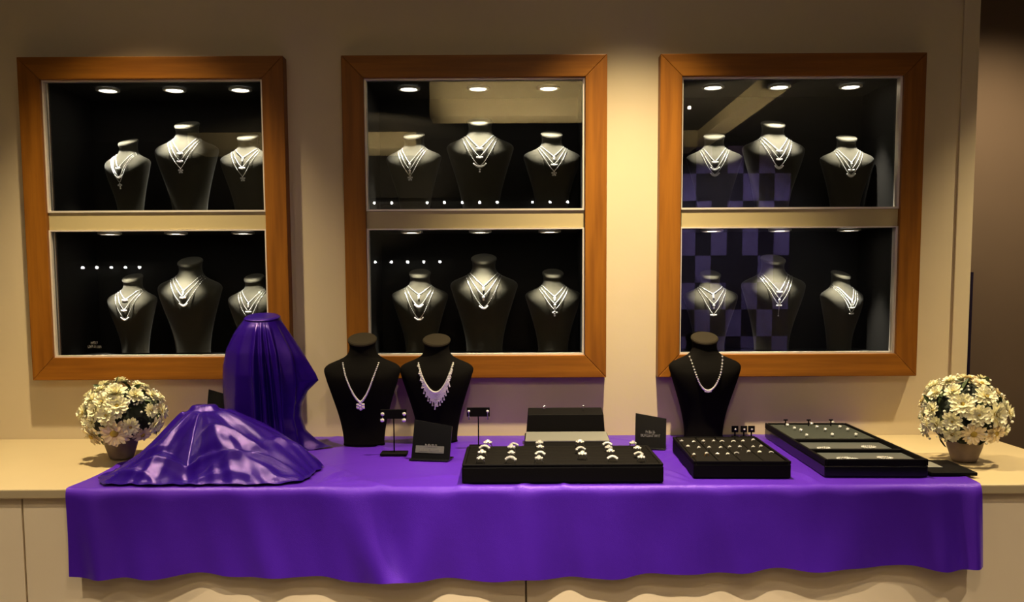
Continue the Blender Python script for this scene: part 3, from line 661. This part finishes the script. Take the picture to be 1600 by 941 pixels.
def arrangement(cx_, cy_, cz, Rx, Rz, px, py, label, seed, special=None):
    rr = random.Random(seed); t = empty('flower_arrangement', (px, py, ZC+.0005 if px < 0 else ZC), 0, label, 'flowers')
    Z0 = t.location.z; C0 = Vector((cx_-px, cy_-py, cz-Z0)); hp = C0.z-Rz*.72
    MB().lathe([(.001,0),(.030,0),(.034,.01),(.043,hp*.7),(.046,hp),(.048,hp+.004),(.043,hp+.004),(.040,hp*.8),(.001,hp*.8)], 32).build('pot', M['pot'], t, True)
    fo = MB()
    n1, n2 = 12, 20
    for i in range(n1+1):
        for j in range(n2):
            th, ph = PI*i/n1, 2*PI*j/n2; k = .74*(1+.12*rr.uniform(-1,1)); fo.v.append((C0.x+Rx*k*math.sin(th)*math.cos(ph), C0.y+Rx*k*math.sin(th)*math.sin(ph), C0.z+Rz*k*math.cos(th)))
    fo.f = [(i*n2+j, i*n2+(j+1)%n2, (i+1)*n2+(j+1)%n2, (i+1)*n2+j) for i in range(n1) for j in range(n2)]
    fo.build('foliage', M['foliage'], t)
    def place(me, d, k, sc, nm, roll=None, extra=None):
        o = bpy.data.objects.new(nm, me); COL.objects.link(o); o.parent = t
        nn = Vector((d.x/Rx, d.y/Rx, d.z/Rz)).normalized() if extra is None else extra
        o.location = C0+Vector((d.x*Rx*k, d.y*Rx*k, d.z*Rz*k)); q = nn.to_track_quat('Z','Y'); o.rotation_mode = 'QUATERNION'
        o.rotation_quaternion = q @ Matrix.Rotation(roll or rr.uniform(0,6.28), 3, 'Z').to_quaternion(); o.scale = (sc, sc, sc); return o
    used = []
    def ok(d, ms): return all((d-e).length > ms for e in used)
    if special:
        for (dx, dz, sc, ty) in special:
            dy = -math.sqrt(max(0.02, 1-dx*dx-dz*dz)); d = Vector((dx, dy, dz)).normalized(); used.append(d)
            o = place(BL[ty], d, .93, sc, 'blossom'); h = bpy.data.objects.new('flower_heart', HT); COL.objects.link(h); h.parent = o
    tries = 0; cnt = 0
    while cnt < 34 and tries < 900:
        tries += 1; d = Vector((rr.gauss(0,1), rr.gauss(-.25,1), rr.gauss(.25,1))).normalized()
        if d.z < -.62 or not ok(d, .40): continue
        used.append(d); cnt += 1; ty = rr.choice([0,0,1,1,2]); o = place(BL[ty], d, rr.uniform(.88,.98), rr.uniform(.020,.027), 'blossom')
        h = bpy.data.objects.new('flower_heart', HT); COL.objects.link(h); h.parent = o
    for k in range(90):
        d = Vector((rr.gauss(0,1), rr.gauss(-.2,1), rr.gauss(0,1))).normalized()
        if d.z < -.8: continue
        place(LF, d, rr.uniform(.70,.86), rr.uniform(.020,.036), 'leaf', extra=(d+Vector((rr.uniform(-.9,.9), rr.uniform(-.9,.9), rr.uniform(-.9,.6)))).normalized())
    bu = MB()
    for k in range(170):
        d = Vector((rr.gauss(0,1), rr.gauss(-.2,1), rr.gauss(.1,1))).normalized()
        if d.z < -.75: continue
        kk = rr.uniform(.84,1.03); bu.gem((C0.x+d.x*Rx*kk, C0.y+d.y*Rx*kk, C0.z+d.z*Rz*kk), rr.uniform(.0022,.0046))
    tag(bu.build('filler_buds', M['bud'], t), kind='stuff')
arrangement(-1.075, -.345, 1.058, .112, .094, -1.084, -.345, 'round arrangement of white chrysanthemums on the left end of the counter', 4,
            [(.15,-.42,.044,2),(.25,.38,.034,0),(.02,.12,.030,1),(-.52,-.55,.036,2),(-.28,.25,.028,1),(.52,-.25,.028,0),(.10,.75,.033,1),(-.15,.50,.028,0),(-.75,.15,.024,1),(-.50,.55,.024,0),(.55,.65,.026,1),(-.42,-.1,.018,1)])
arrangement(1.200, -.44, 1.062, .112, .105, 1.205, -.44, 'round arrangement of cream chrysanthemums on the right end of the counter', 9,
            [(-.45,.35,.034,0),(-.15,.1,.032,1),(-.65,-.1,.028,1),(-.2,-.4,.034,2),(.1,.55,.032,0),(-.55,.65,.024,1),(.3,.1,.034,1),(.35,-.4,.032,2),(-.6,-.45,.024,0)])

# ------------------------------------------------------------------ ceiling lamps of the room (above the frame)
for (x, e), wh in zip(WALL_SPOTS, ('above the left case', 'between the centre and right cases', 'right of the right case', 'far left of the left case')):
    d = empty('ceiling_downlight', (x, -.50, CEIL), 0, 'round recessed ceiling downlight ' + wh, 'ceiling light', 'ceiling downlights')
    MB().lathe([(.055,0),(.055,-.006),(.045,-.008),(.042,0)], 28).build('trim_ring', M['metal_trim'], d, True); MB().cyl((0,0,-.004), .041, .003, 24).build('bulb', M['bulb'], d)
